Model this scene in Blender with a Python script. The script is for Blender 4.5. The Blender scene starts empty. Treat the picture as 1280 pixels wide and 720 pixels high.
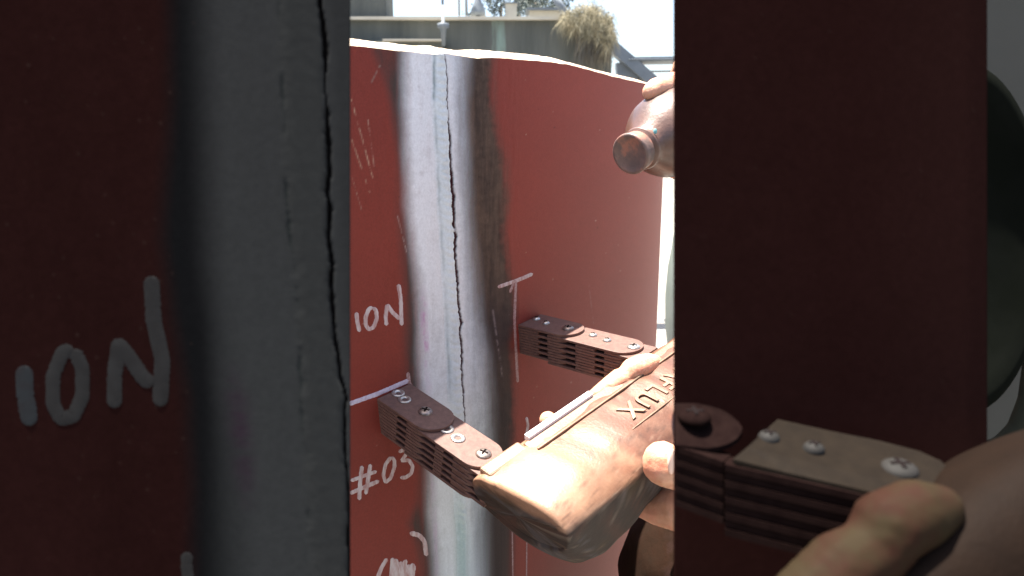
import bpy, bmesh, math, random
import numpy as np
from mathutils import Vector, Matrix
random.seed(7); rng = np.random.default_rng(7)
SC = bpy.context.scene; COL = SC.collection
rad = math.radians

# ------------------------------------------------------------------ camera
PITCH = rad(11.6); FPX = 900.0; CAMZ = 1.5
cam = bpy.data.cameras.new('camera'); camo = bpy.data.objects.new('camera', cam); COL.objects.link(camo)
camo.location = (0, 0, CAMZ); camo.rotation_euler = (math.pi/2 - PITCH, 0, 0)
cam.sensor_width = 36; cam.lens = 36*FPX/1280; cam.clip_start = .01; cam.clip_end = 3000
cam.dof.use_dof = True; cam.dof.focus_distance = .46; cam.dof.aperture_fstop = 17
SC.camera = camo
# ------------------------------------------------------------------ world, sun, exposure
SUN_EL = rad(77.5); SUN_H = (-.80, .60)
w = bpy.data.worlds.new('World'); SC.world = w; w.use_nodes = True
nt = w.node_tree; sky = nt.nodes.new('ShaderNodeTexSky'); sky.sky_type = 'NISHITA'; sky.sun_disc = False
sky.sun_elevation = SUN_EL; sky.sun_rotation = math.atan2(SUN_H[0], SUN_H[1]); sky.dust_density = 3.0; sky.air_density = 1.0
nt.links.new(sky.outputs[0], nt.nodes['Background'].inputs[0]); nt.nodes['Background'].inputs[1].default_value = .08
sl = bpy.data.lights.new('sun', 'SUN'); sl.energy = 5.0; sl.angle = rad(.5); sl.color = (1, .95, .86)
so = bpy.data.objects.new('sun', sl); COL.objects.link(so)
sd = Vector((SUN_H[0]*math.cos(SUN_EL), SUN_H[1]*math.cos(SUN_EL), math.sin(SUN_EL)))
so.rotation_euler = sd.to_track_quat('Z', 'Y').to_euler()
SC.view_settings.view_transform = 'Standard'; SC.view_settings.look = 'None'; SC.view_settings.gamma = 1
SC.view_settings.exposure = 2.3

# ------------------------------------------------------------------ survey of the photograph: rays and the vessel's plan curve
CAM = np.array([0, 0, CAMZ]); RX = np.array([1., 0, 0])
FW = np.array([0, math.cos(PITCH), -math.sin(PITCH)]); UP = np.array([0, math.sin(PITCH), math.cos(PITCH)])
def ray(px, py): return FW + (px-640)/FPX*RX + (360-py)/FPX*UP
def P(px, py, d): return CAM + d*ray(px, py)
def proj(v):
    v = np.asarray(v) - CAM; d = v@FW
    return 640+FPX*(v@RX)/d, 360-FPX*(v@UP)/d, d
S = np.linspace(-.4, 1.7, 8401); DS = S[1]-S[0]
_ph = np.radians(np.where(S < 0, 50, 50+14*(np.clip(S, 0, 9)/.4)**2))
_ph = np.minimum(_ph, rad(150))
SX = np.concatenate([[0], np.cumsum(np.cos(_ph[:-1])*DS)]); SY = np.concatenate([[0], np.cumsum(np.sin(_ph[:-1])*DS)])
_i = np.argmin(abs(S)); SX = SX-SX[_i]-.0965; SY = SY-SY[_i]+.43
_q = SX/SY; _im = int(np.argmax(_q[:4200]))
def shell_at(s): return np.interp(s, S, SX), np.interp(s, S, SY)
def shell_n(s):
    a = np.interp(s, S, _ph); return np.sin(a), -np.cos(a)
def shell(px, py, off=0.):
    r = ray(px, py); q = r[0]/r[1]; s = float(np.interp(q, _q[:_im], S[:_im])); x, y = shell_at(s)
    nx, ny = shell_n(s)
    return np.array([x+nx*off, y+ny*off, CAMZ + r[2]*y/r[1]]), s, np.array([nx, ny, 0.])

# ------------------------------------------------------------------ helpers
def link(o, parent=None, **k):
    if o.name not in COL.objects: COL.objects.link(o)
    if parent: o.parent = parent
    for a, b in k.items(): o[a] = b
    return o
def empty(name, loc, **k):
    o = bpy.data.objects.new(name, None); o.location = loc; o.empty_display_size = .02; link(o, **k); return o
def mesh(name, V, Fc, mat, parent=None, smooth=False, **k):
    me = bpy.data.meshes.new(name); me.from_pydata([tuple(map(float, v)) for v in V], [], [tuple(map(int, f)) for f in Fc]); me.materials.append(mat)
    if smooth: me.shade_smooth()
    o = bpy.data.objects.new(name, me); link(o, None, **k)
    if parent:
        o.parent = parent; o.matrix_parent_inverse = Matrix.Translation(-Vector(parent.location)) if parent.parent is None and parent.type == 'EMPTY' else Matrix.Identity(4)
    return o
def bm_obj(name, bm, mat, parent=None, smooth=False, **k):
    me = bpy.data.meshes.new(name); bm.to_mesh(me); bm.free(); me.materials.append(mat)
    if smooth: me.shade_smooth()
    o = bpy.data.objects.new(name, me); link(o, None, **k)
    if parent:
        o.parent = parent; o.matrix_parent_inverse = Matrix.Translation(-Vector(parent.location)) if parent.parent is None and parent.type == 'EMPTY' else Matrix.Identity(4)
    return o
def lin(*c): return tuple((x/255/12.92 if x/255 <= .04045 else ((x/255+.055)/1.055)**2.4) for x in c)

def mat(name, col, rough=.6, metal=0, col2=None, nscale=60, nsharp=(.35, .65), bump=0, bscale=400, spec=.5, sss=0, attr=None, coat=0, detail=6, col3=None, n3=15, r3=(.55, .62), stretch=None):
    m = bpy.data.materials.new(name); m.use_nodes = True; t = m.node_tree; N = t.nodes; L = t.links
    b = N['Principled BSDF']; b.inputs['Roughness'].default_value = rough; b.inputs['Metallic'].default_value = metal
    b.inputs['Specular IOR Level'].default_value = spec
    tc = N.new('ShaderNodeTexCoord'); src = tc.outputs['Object']
    if stretch:
        mp = N.new('ShaderNodeMapping'); mp.inputs['Scale'].default_value = stretch; L.new(src, mp.inputs[0]); src = mp.outputs[0]
    def noise(sc, d=detail):
        n = N.new('ShaderNodeTexNoise'); n.inputs['Scale'].default_value = sc; n.inputs['Detail'].default_value = d; n.inputs['Roughness'].default_value = .62
        L.new(src, n.inputs['Vector']); return n.outputs['Fac']
    def ramp(fac, lo, hi):
        r = N.new('ShaderNodeMapRange'); r.inputs[1].default_value = lo; r.inputs[2].default_value = hi; L.new(fac, r.inputs[0]); return r.outputs[0]
    def mix(fac, a, bb):
        x = N.new('ShaderNodeMix'); x.data_type = 'RGBA'
        L.new(fac, x.inputs[0])
        for v, i in ((a, 6), (bb, 7)):
            if isinstance(v, tuple): x.inputs[i].default_value = (*v, 1)
            else: L.new(v, x.inputs[i])
        return x.outputs[2]
    if attr:
        a = N.new('ShaderNodeAttribute'); a.attribute_name = 'tone'; base = a.outputs['Color']
        g = N.new('ShaderNodeMix'); g.data_type = 'RGBA'; g.blend_type = 'MULTIPLY'; g.inputs[0].default_value = 1
        r = N.new('ShaderNodeMapRange'); r.inputs[1].default_value = .3; r.inputs[2].default_value = .7; r.inputs[3].default_value = .90; r.inputs[4].default_value = 1.08
        L.new(noise(nscale), r.inputs[0]); L.new(base, g.inputs[6]); L.new(r.outputs[0], g.inputs[7]); L.new(g.outputs[2], b.inputs['Base Color'])
        rr = N.new('ShaderNodeMapRange'); rr.inputs[1].default_value = 0; rr.inputs[2].default_value = 1; rr.inputs[3].default_value = rough; rr.inputs[4].default_value = .85
        L.new(a.outputs['Alpha'], rr.inputs[0]); L.new(rr.outputs[0], b.inputs['Roughness'])
    elif col2:
        c = mix(ramp(noise(nscale), *nsharp), tuple(col), tuple(col2))
        if col3: c = mix(ramp(noise(n3), *r3), c, tuple(col3))
        L.new(c, b.inputs['Base Color'])
    else: b.inputs['Base Color'].default_value = (*col, 1)
    if sss:
        b.inputs['Subsurface Weight'].default_value = sss; b.inputs['Subsurface Radius'].default_value = (1, .35, .2); b.inputs['Subsurface Scale'].default_value = .004
    if coat: b.inputs['Coat Weight'].default_value = coat; b.inputs['Coat Roughness'].default_value = .2
    if bump:
        bn = N.new('ShaderNodeBump'); bn.inputs['Strength'].default_value = 1; bn.inputs['Distance'].default_value = bump
        L.new(noise(bscale, 4), bn.inputs['Height']); L.new(bn.outputs[0], b.inputs['Normal'])
    return m

# smooth pseudo noise in numpy (sum of random cosines)
def fnoise(x, y, sc, seed, oct=5):
    x = np.asarray(x, float); y = np.asarray(y, float); out = 0; amp = 1; tot = 0
    for o in range(oct):
        f = sc*.32*1.95**o; u = x*f+seed*17.3+o*5.1; v = y*f+seed*9.7+o*3.3
        c, sn = math.cos(.6*o+.4*seed), math.sin(.6*o+.4*seed)
        if np.ptp(x) > 0 and np.ptp(y) > 0: u, v = u*c-v*sn, u*sn+v*c
        iu = np.floor(u).astype(np.int64); iv = np.floor(v).astype(np.int64); fu = u-iu; fv = v-iv
        fu = fu*fu*(3-2*fu); fv = fv*fv*(3-2*fv)
        def h(a, b):
            k = (a*374761393+b*668265263+seed*974711+o*7919) & 0x7fffffff; k = ((k ^ (k >> 13))*1274126177) & 0x7fffffff
            return ((k ^ (k >> 16)) & 0xffff)/32767.5-1
        out = out+amp*((h(iu, iv)*(1-fu)+h(iu+1, iv)*fu)*(1-fv)+(h(iu, iv+1)*(1-fu)+h(iu+1, iv+1)*fu)*fv); tot += amp*.75; amp *= .6
    return out/tot
def sstep(a, b, x): t = np.clip((x-a)/(b-a), 0, 1); return t*t*(3-2*t)
def pl(y, pts): 
    pts = np.array(pts, float); return np.interp(y, pts[:, 0], pts[:, 1])
def over(c, k, col): return c*(1-k[..., None]) + np.array(col)*k[..., None]

MAROON = np.array([.150, .0265, .0185])

# ------------------------------------------------------------------ ground
M_ground = mat('concrete_ground', (.23, .215, .19), .9, col2=(.17, .16, .14), nscale=.8, bump=.004, bscale=30)
g = mesh('ground', [(-1500, -1500, 0), (1500, -1500, 0), (1500, 1500, 0), (-1500, 1500, 0)], [(0, 1, 2, 3)], M_ground, kind='structure')

# ------------------------------------------------------------------ the red vessel shell with its weld
CRACK = [(60, 554), (75, 555), (100, 557), (130, 558), (150, 559), (170, 561), (190, 560.5), (205, 562), (230, 563.5), (250, 565.5), (270, 565), (290, 567.5), (310, 566.5), (325, 568.5), (350, 569.5), (370, 571), (390, 572), (400, 574), (420, 573.5), (440, 576), (460, 575.5), (480, 577), (500, 578.5), (525, 579.5), (540, 580)]
TOE = [(60, 541), (130, 541), (190, 545), (270, 549), (330, 553), (400, 557), (480, 560.5), (540, 564), (600, 567), (660, 572), (720, 574)]
def build_shell():
    root = empty('steel_vessel', (SX[_i], SY[_i], 0), label='tall red steel shell with a white painted vertical weld and a long crack', category='steel vessel')
    sl_ = [(-.38, .0, .03), (0, .045, .0009), (.045, .125, .00048), (.125, .20, .0008), (.2, .35, .0013), (.35, .60, .002), (.60, 1.6, .03)]
    s = np.concatenate([np.arange(a, b, st) for a, b, st in sl_])
    zl = [(-1.5, -.30, .06), (-.30, .062, .0008)]
    t = np.concatenate([np.arange(a, b, st) for a, b, st in zl]+[[.062]])
    # top line of the shell as read from the photograph
    tp = []
    for px, py in [(438, 57), (465, 59.5), (493, 63), (520, 65.5), (542, 68), (556, 67), (575, 70), (597, 73), (620, 72), (643, 74), (675, 76.5), (707, 80), (735, 87), (763, 95), (790, 101), (813, 106)]:
        p, ss, _ = shell(px, py); tp.append((ss, p[2]-CAMZ))
    tp = np.array(tp); zt = np.interp(s, tp[:, 0], tp[:, 1])+ .00035*fnoise(s, s*0, 260, 3)
    Sg, Tg = np.meshgrid(s, t); ZT = np.meshgrid(zt, t)[0]
    Z = np.where(Tg > -.30, -.30+(Tg+.30)/.362*(ZT+.30), Tg)
    X, Y = shell_at(Sg); NX, NY = shell_n(Sg)
    V = np.stack([X, Y, Z+CAMZ], -1); px, py, d = proj(V)
    px = np.where((Sg < -.05) | (Sg > .57), np.where(Sg < 0, 300, 1000), px)
    jit = 1.6*fnoise(px*0, py, .30, 9, 4)+.6*fnoise(px*0, py, 1.1, 19, 3)
    xc = pl(py, CRACK)+jit*.9; xt = pl(py, TOE)+.8*fnoise(px*0, py, .2, 10, 4)
    n1 = fnoise(px, py*.25, .09, 1); n2 = fnoise(px, py, .5, 2, 4); n3 = fnoise(px*1.0, py*.12, .5, 5, 4); nb = fnoise(px, py, .03, 6, 4)
    # colours
    C = np.ones(V.shape)*MAROON
    C = C*(1+.06*nb+.035*n2)[..., None]
    C = C*(1+.12+.18*sstep(560, 680, px)+.15*sstep(700, 830, px))[..., None]; C = over(C, .06*sstep(600, 800, px), (.30, .16, .13))  # lightened towards the right, grazing sheen put into the colour
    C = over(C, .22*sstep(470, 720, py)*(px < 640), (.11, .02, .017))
    A = np.zeros(px.shape)+.15
    # grinding halo left of the paint
    hl = pl(py, [(50, 462), (90, 478), (130, 488), (200, 500), (300, 502), (400, 505), (470, 508), (520, 505), (560, 528), (625, 525), (655, 512), (680, 522), (720, 530)])+5*n1
    wl = pl(py, [(50, 507), (130, 507), (200, 511), (260, 513), (340, 521), (400, 525), (470, 528), (540, 535), (570, 541), (640, 540), (720, 548)])+3*n1
    k = sstep(-9, 10, px-hl)*(px < 560); C = over(C, k*np.clip(.82+.4*n3+.2*n1, 0, 1), (.050, .034, .030)); A = np.maximum(A, k*.6)
    # brown scale right of the paint
    br = pl(py, [(60, 616), (130, 618), (170, 624), (200, 633), (240, 634), (290, 630), (350, 639), (390, 647), (430, 642), (500, 645), (560, 641), (720, 640)])+5*n1+2*n2
    k = sstep(10, -10, px-br+4*n3)*(px > 540)
    scale_c = over(np.ones(V.shape)*np.array((.083, .054, .040)), np.clip(.5+.9*n3+.4*n2, 0, 1), (.043, .029, .023))
    scale_c = over(scale_c, sstep(330, 420, py)*.65, (.035, .026, .026))
    C = C*(1-k[..., None])+scale_c*k[..., None]; A = np.maximum(A, k*.8)
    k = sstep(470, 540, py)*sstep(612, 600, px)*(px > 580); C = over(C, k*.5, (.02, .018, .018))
    # white contrast paint
    wr = pl(py, [(60, 580), (130, 574), (200, 577), (280, 583), (350, 589), (400, 593), (440, 601), (500, 607), (560, 606), (640, 597), (720, 601)])+3.5*n1+2*n3
    k = sstep(-14, 12, px-wl)*sstep(20, -17, px-wr)
    k = np.clip(k*(1+.15*n3+.12*n2), 0, 1)
    white = np.ones(V.shape)*np.array((.66, .66, .685))
    white = over(white, sstep(-4, 4, px-xt)*sstep(5, -4, px-xc)*.5, (.52, .60, .62))
    rp = .5+.5*np.cos(.75*(py+.05*(px-xt-9)**2)+1.5*n1); white = over(white, sstep(0, 3, px-xt)*sstep(0, -3, px-xc)*rp*np.clip(.5+.8*n1, 0, 1)*.22, (.33, .40, .43))
    white = over(white, sstep(0, 16, px-xc)*.50, (.33, .38, .44))
    white = over(white, sstep(280, 470, py)*.35, (.42, .50, .54))
    white = over(white, np.clip(.10+.25*n3, 0, 1)*.3, (.42, .46, .48))
    white = over(white, sstep(600, 700, py)*sstep(14, 2, abs(px-xt-6))*.5, (.30, .42, .42))
    C = C*(1-.96*k[..., None])+white*.96*k[..., None]; A = np.clip(A-k*.2, 0, 1)
    # magenta dye trace
    k = np.exp(-((px-pl(py, [(350, 528), (420, 531), (470, 535), (720, 548)]))/4)**2)*sstep(345, 400, py)*(.35+.65*sstep(470, 440, py))*np.clip(.5+.8*n3+.5*n2, 0, 1)
    C = over(C, k*.85, (.36, .12, .30))
    # weld toe line and crack
    tn = np.clip(.55+1.2*fnoise(px*0, py, .12, 31, 4), 0.05, 1)
    k = np.exp(-((px-xt)/1.1)**2)*tn*(.5+.5*sstep(250, 60, py)+.2); C = over(C, np.clip(k*.60, 0, 1), (.10, .15, .155))
    k = np.exp(-((px-xt-1)/5)**2)*sstep(600, 660, py)*.35; C = over(C, k, (.2, .32, .3))
    cw = .55+1.35*pl(py, [(60, .8), (100, 1.0), (140, .7), (155, 1.3), (230, 1.9), (330, 1.7), (400, 1.6), (480, 1.1), (520, .8), (535, .4)])*(1+.3*fnoise(px*0, py, .5, 41, 2))
    ck = sstep(cw+.55, cw-.25, abs(px-xc))*(py < 532)
    gap = ((py > 137) & (py < 147)) | ((py > 286) & (py < 290)); ck = np.where(gap, ck*.35, ck)
    C = over(C, np.clip(ck*1.2, 0, 1), (.030, .004, .006)); A = np.where(ck > .3, .9, A)
    # scratches in the red paint
    def scr(x0, y0, x1, y1, wd, colr, am, seed):
        nonlocal C
        tt = np.clip(((px-x0)*(x1-x0)+(py-y0)*(y1-y0))/((x1-x0)**2+(y1-y0)**2), 0, 1)
        dd = np.hypot(px-x0-tt*(x1-x0), py-y0-tt*(y1-y0))
        C = over(C, np.exp(-(dd/wd)**2)*am*np.clip(.5+1.5*fnoise(px, py, .6, seed, 3), 0, 1), colr)
    scr(438, 120, 466, 222, .8, (.36, .22, .15), .9, 51); scr(460, 150, 468, 210, .8, (.34, .2, .15), .7, 52)
    scr(440, 175, 462, 240, .8, (.36, .22, .15), .8, 53); scr(463, 105, 475, 82, 1, (.22, .18, .15), .8, 54)
    scr(616, 388, 628, 470, 1.2, (.20, .16, .16), .6, 55); scr(497, 270, 508, 315, .7, (.3, .22, .2), .7, 56)
    scr(736, 356, 742, 404, .6, (.26, .13, .11), .5, 57); scr(438, 215, 452, 262, .6, (.3, .2, .15), .6, 58)
    for i in range(70):
        x, y = rng.uniform(440, 822), rng.uniform(75, 715); k = np.exp(-((px-x)**2+(py-y)**2)/rng.uniform(.25, .9)**2)
        if abs(x-560) > 60: C = over(C, k*rng.uniform(.3, .9), (.4, .3, .24) if rng.random() < .7 else (.03, .01, .01))
    C = np.clip(C, .004, .8)
    # relief
    vis = (px > 400) & (px < 900)
    bead = np.sin(np.pi*np.clip((px-xt+2)/(xc-xt+4), 0, 1))**.7
    rip = .5+.5*np.cos(.62*(py+.05*(px-xt-9)**2)+3.5*n1+2*n2)
    dsp = vis*(.0030*bead+.00060*bead*rip+.00035*np.exp(-((px-wl+2)/16)**2)*(.5+n1)-.0006*np.exp(-((px-xt)/1.6)**2)*tn)
    dsp = dsp-.0011*ck+vis*(.00010*n3*(px > 470)*(px < 650)+.00004*n2)+.0006*sstep(18, 0, px-xc)*sstep(-2, 6, px-xc)
    V[..., 0] += NX*dsp; V[..., 1] += NY*dsp
    nr, nc = Sg.shape; idx = np.arange(nr*nc).reshape(nr, nc)
    F = np.stack([idx[:-1, :-1], idx[:-1, 1:], idx[1:, 1:], idx[1:, :-1]], -1).reshape(-1, 4)
    me = bpy.data.meshes.new('shell_wall'); me.vertices.add(nr*nc); me.vertices.foreach_set('co', V.reshape(-1))
    me.loops.add(F.size); me.loops.foreach_set('vertex_index', F.reshape(-1).astype(np.int32)); me.polygons.add(len(F))
    me.polygons.foreach_set('loop_start', np.arange(0, F.size, 4, dtype=np.int32)); me.update(calc_edges=True); me.shade_smooth()
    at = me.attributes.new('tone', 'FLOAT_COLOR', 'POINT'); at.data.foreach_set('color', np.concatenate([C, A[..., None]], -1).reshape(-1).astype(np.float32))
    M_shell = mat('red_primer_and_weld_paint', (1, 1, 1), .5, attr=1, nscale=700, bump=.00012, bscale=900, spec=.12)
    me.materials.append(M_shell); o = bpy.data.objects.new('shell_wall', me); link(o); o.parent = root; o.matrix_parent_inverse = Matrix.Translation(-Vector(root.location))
    # bevelled, ground upper edge, and the wall's thickness behind it
    M_edge = mat('ground_bare_steel_edge', (.30, .21, .13), .6, .0, col2=(.42, .33, .24), nscale=120, bump=.0004, bscale=300, spec=.5)
    prof = [(0.0, 0), (.0007, .0004), (.0050, .0024), (.0115, .0045), (.0175, .0066), (.0195, .0067), (.026, .0066), (.027, .0)]
    ns = len(s); VV = []; wob = 1+.10*fnoise(s, s*0, 60, 77, 3)
    Xf, Yf = V[-1, :, 0], V[-1, :, 1]; nx, ny = shell_n(s)
    for bk, u in prof: VV.append(np.stack([Xf-nx*bk*wob, Yf-ny*bk*wob, CAMZ+zt+u*wob+ (0 if u == 0 else .00025*fnoise(s+u*9, s*0+u*50, 500, 78, 3))], -1))
    VV.append(np.stack([Xf-nx*.027, Yf-ny*.027, 0*zt], -1))
    VV = np.array(VV); m = len(VV); id2 = np.arange(m*ns).reshape(m, ns)
    F2 = np.stack([id2[:-1, :-1], id2[:-1, 1:], id2[1:, 1:], id2[1:, :-1]], -1).reshape(-1, 4)
    mesh('bevelled_edge', VV.reshape(-1, 3), F2, M_edge, root, smooth=True)
    return root
vessel = build_shell()

# paint-marker strokes: narrow raised ribbons laid on a surface
def ribbon(name, pts, wpx, surf, matl, parent, lift=.00016, seed=1, **k):
    pts = np.array(pts, float); r = np.random.default_rng(seed)
    seg = np.hypot(*np.diff(pts, axis=0).T); L = np.concatenate([[0], np.cumsum(seg)]); n = max(8, int(L[-1]/1.6))
    tt = np.linspace(0, L[-1], n); q = np.stack([np.interp(tt, L, pts[:, 0]), np.interp(tt, L, pts[:, 1])], -1)
    for _ in range(max(1, int(wpx/3))):
        q[1:-1] = (q[:-2]+q[1:-1]*2+q[2:])/4
    tg = np.gradient(q, axis=0); tg /= np.linalg.norm(tg, axis=1)[:, None]+1e-9; nn = np.stack([-tg[:, 1], tg[:, 0]], -1)
    V = []; F = []; hw = wpx/2; e = np.minimum(tt, L[-1]-tt)
    ww = hw*np.sqrt(np.clip(1-(1-np.clip(e/hw, 0, 1))**2, .02, 1))*(1+.10*r.standard_normal(n)*.5)
    prof = [(-1, 0), (-.7, .8), (0, 1), (.7, .8), (1, 0)]
    for i in range(n):
        for a, h in prof:
            p = q[i]+nn[i]*a*ww[i]; V.append(surf(p[0], p[1], .00006+lift*h))
    for i in range(n-1):
        for j in range(4):
            a = i*5+j; F.append((a, a+1, a+6, a+5))
    return mesh(name, V, F, matl, parent, smooth=True, **k)
M_mark = mat('pale_marker_paint', (.44, .37, .37), .7, col2=(.27, .13, .12), nscale=330, nsharp=(.42, .70), stretch=(1, 1, .3), spec=.2)
M_chalk = mat('thin_chalk_line', (.30, .20, .20), .8, col2=(.20, .10, .09), nscale=500, nsharp=(.4, .6))
M_chalk2 = mat('lilac_marker_line', (.46, .41, .50), .7, col2=(.34, .26, .33), nscale=400, nsharp=(.4, .7))
sf = lambda x, y, o: shell(x, y, o)[0]
def mk(pts, w, name='marker_letter', m=M_mark, **k): ribbon(name, pts, w, sf, m, vessel, seed=int(pts[0][0]), **k)
mk([(445.5, 390), (446.5, 402), (449.5, 415)], 5, label='letter I in pale marker')
mk([(466, 384), (461, 386), (457, 396), (457, 406), (461, 412), (467, 409), (471, 398), (470, 388), (466, 384)], 5, label='letter O in pale marker')
mk([(483, 407), (482, 395), (484, 381), (491, 391), (500, 399)], 5, label='left part of letter N in pale marker')
mk([(498, 355), (501, 375), (502, 407)], 5, label='tall right stroke of letter N')
mk([(452.5, 582), (450, 604), (449, 625)], 5, label='hash sign stroke'); mk([(463, 580), (457, 618)], 5, label='hash sign stroke')
mk([(438, 601), (452, 596), (471, 589)], 4.5, label='hash sign stroke'); mk([(437, 617), (455, 609), (474, 601)], 5, label='hash sign stroke')
mk([(489, 571), (482, 580), (479, 594), (482, 603), (488, 598), (493, 584), (493, 575), (489, 571)], 4.5, label='digit 0 in pale marker')
mk([(498, 565), (505, 562), (508, 567), (502, 576), (511, 575), (516, 583), (514, 592), (507, 597), (500, 597)], 4.5, label='digit 3 in pale marker')
mk([(512, 666), (524, 669), (531, 677), (533, 695)], 6, name='marker_stroke', label='curved closing bracket in pale marker')
mk([(484, 698), (477, 709), (472, 722)], 5, name='marker_stroke', label='slanting opening bracket in pale marker')
for i in range(9):
    x = 491+i*3.4; mk([(x+4*math.sin(i*2.1), 697+5*abs(math.sin(i*1.7))+ (i > 5)*5), (x-1, 708), (x-2-i*.2, 726)], 5.5, name='marker_scribble', label='scrubbed out patch of pale marker' if i == 0 else 'scribbled bristle of the scrubbed patch')
mk([(436, 505), (470, 493), (512, 475)], 5.5, name='marker_line', m=M_chalk2, label='lilac straight layout line ending at the weld paint')
mk([(510, 465), (511, 478), (516, 486)], 5, name='marker_stroke', m=M_chalk, label='grey tick at the end of the layout line')
mk([(622, 359), (645, 351), (655, 347), (666, 342)], 4.5, name='marker_line', m=M_mark, label='short slanting crossbar of a T mark')
mk([(641, 352), (645, 350), (644, 372), (643, 400), (645, 440), (647, 478)], 3.2, name='marker_line', m=M_chalk, label='thin upright line of the T mark')
mk([(637, 366), (642, 354)], 3, name='marker_line', m=M_chalk, label='short tick under the T crossbar')
mk([(658, 521), (660, 532), (658, 543)], 3.4, name='marker_line', m=M_mark, label='short pale dash on the red paint')
mk([(659, 545), (659, 610), (658, 725)], 1.5, name='marker_line', m=M_chalk, label='fine chalk line running down below the yoke')
mk([(640, 640), (641, 725)], 1.6, name='marker_line', m=M_chalk, label='fine chalk line at the edge of the dark scale')

# ------------------------------------------------------------------ the magnetic yoke
M_lam = mat('dark_red_brown_laminations', (.088, .041, .032), .6, .05, col2=(.13, .066, .050), nscale=300, bump=.00012, bscale=1500, col3=(.17, .09, .07), n3=90, r3=(.6, .75))
M_core = mat('dark_gap_core', (.008, .006, .006), .9, spec=0)
M_zinc = mat('zinc_plated_steel', (.55, .53, .50), .32, .85, col2=(.36, .32, .28), nscale=400)
M_screw = mat('dulled_screw_steel', (.32, .27, .24), .4, .8, col2=(.16, .12, .10), nscale=500)
M_house = mat('worn_bronze_brown_housing', (.17, .085, .052), .42, .2, col2=(.24, .145, .095), nscale=34, nsharp=(.38, .62), bump=.00022, bscale=600, col3=(.085, .052, .030), n3=34, r3=(.53, .64), coat=.15)
M_worn_shade = mat('worn_bronze_and_painted_shade', (1, 1, 1), .33, .15, attr=1, nscale=500, bump=.00018, bscale=450, spec=.5)  # real wear plus painted shade and highlight, from the tone attribute
M_white = mat('white_plastic_switch', (.80, .77, .80), .4)
Z = np.array([0, 0, 1.])
def unit(v): return v/np.linalg.norm(v)
pL, sL, nL = shell(492, 488); pR, sR, nR = shell(661.5, 399)
A0 = pR-pL; A0h = unit(np.array([A0[0], A0[1], 0])); N0 = np.array([A0h[1], -A0h[0], 0])
yoke = empty('inspection_yoke', tuple(pL-np.array([0, 0, .03])), label='worn bronze brown magnetic yoke pressed on the red shell, held by bare fingers', category='inspection tool')
def frame_pt(O, n, a, u, v): return O+n*v[0]+a*v[1]+u*v[2]
def plate(name, O, n, a, u, n0, n1, W, zt, t, r0=0, r1=0, par=None, m=None):
    out = []
    k = 8 if (r0 or r1) else 1
    h = W/2
    if r1:
        out += [(n1-h*.9+h*.9*math.cos(th), h*math.sin(th)) for th in np.linspace(-math.pi/2, math.pi/2, 15)]
    else: out += [(n1, -h), (n1, h)]
    if r0:
        out += [(n0+h*.9-h*.9*math.cos(th), h*math.sin(th)) for th in np.linspace(math.pi/2, -math.pi/2, 15)]
    else: out += [(n0, h), (n0, -h)]
    c = len(out); V = []; b = .0002
    cx = sum(p[0] for p in out)/c
    for (zz, sc) in ((zt, 1-b/h*1.5), (zt-b, 1), (zt-t+b, 1), (zt-t, 1-b/h*1.5)):
        for x, y in out: V.append(frame_pt(O, n, a, u, (cx+(x-cx)*(1-(1-sc)*.5), y*sc, zz)))
    F = [tuple(range(c))[::-1], tuple(range(3*c, 4*c))]
    for r in range(3):
        for i in range(c): j = (i+1) % c; F.append((r*c+i, r*c+j, (r+1)*c+j, (r+1)*c+i))
    return mesh(name, V, F, m, par)
def lathe(name, C, ax, prof, m, par, seg=24, smooth=True, **k):
    ax = unit(np.array(ax, float)); t1 = unit(np.cross(ax, [.3, .2, .93] if abs(ax[2]) < .9 else [1, 0, 0])); t2 = np.cross(ax, t1)
    V = []; F = []
    for r, h in prof:
        for i in range(seg):
            th = 2*math.pi*i/seg; V.append(C+ax*h+(t1*math.cos(th)+t2*math.sin(th))*r)
    for r in range(len(prof)-1):
        for i in range(seg): j = (i+1) % seg; F.append((r*seg+i, r*seg+j, (r+1)*seg+j, (r+1)*seg+i))
    F.append(tuple(range(seg))[::-1]); F.append(tuple(range((len(prof)-1)*seg, len(prof)*seg)))
    return mesh(name, V, F, m, par, smooth=smooth, **k)
def washer(C, u, r, par, m=None):
    return lathe('rivet', C, u, [(r, -.0002), (r, .0005), (r*.86, .0009), (r*.55, .0007), (r*.42, .0004), (r*.38, -.0012), (.0001, -.0013)], m or M_zinc, par, label='hollow rivet with a round eye')
def crosshead(C, u, d, r, par, m=None, nm='screw'):
    o = lathe(nm, C, u, [(r, -.0002), (r, .0003), (r*.93, .0009), (r*.75, .0015), (r*.45, .0019), (r*.12, .0020)], m or M_screw, par)
    d = unit(d-u*(d@u)); e = np.cross(u, d)
    V = []; F = []
    for q in (d, e):
        pp = np.cross(u, q); b = len(V)
        for sx, sy, h in ((-1, -1, .0021), (1, -1, .0021), (1, 1, .0021), (-1, 1, .0021), (-1, -1, .0012), (1, -1, .0012), (1, 1, .0012), (-1, 1, .0012)):
            V.append(C+u*h+q*sx*r*.52+pp*sy*r*.12)
        F += [(b, b+1, b+2, b+3), (b, b+4, b+5, b+1), (b+1, b+5, b+6, b+2), (b+2, b+6, b+7, b+3), (b+3, b+7, b+4, b)]
    x = mesh('cross_slot', V, F, M_core, None); x.parent = o; x.matrix_parent_inverse = o.matrix_world.inverted() if False else Matrix.Identity(4)
    return o
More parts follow.
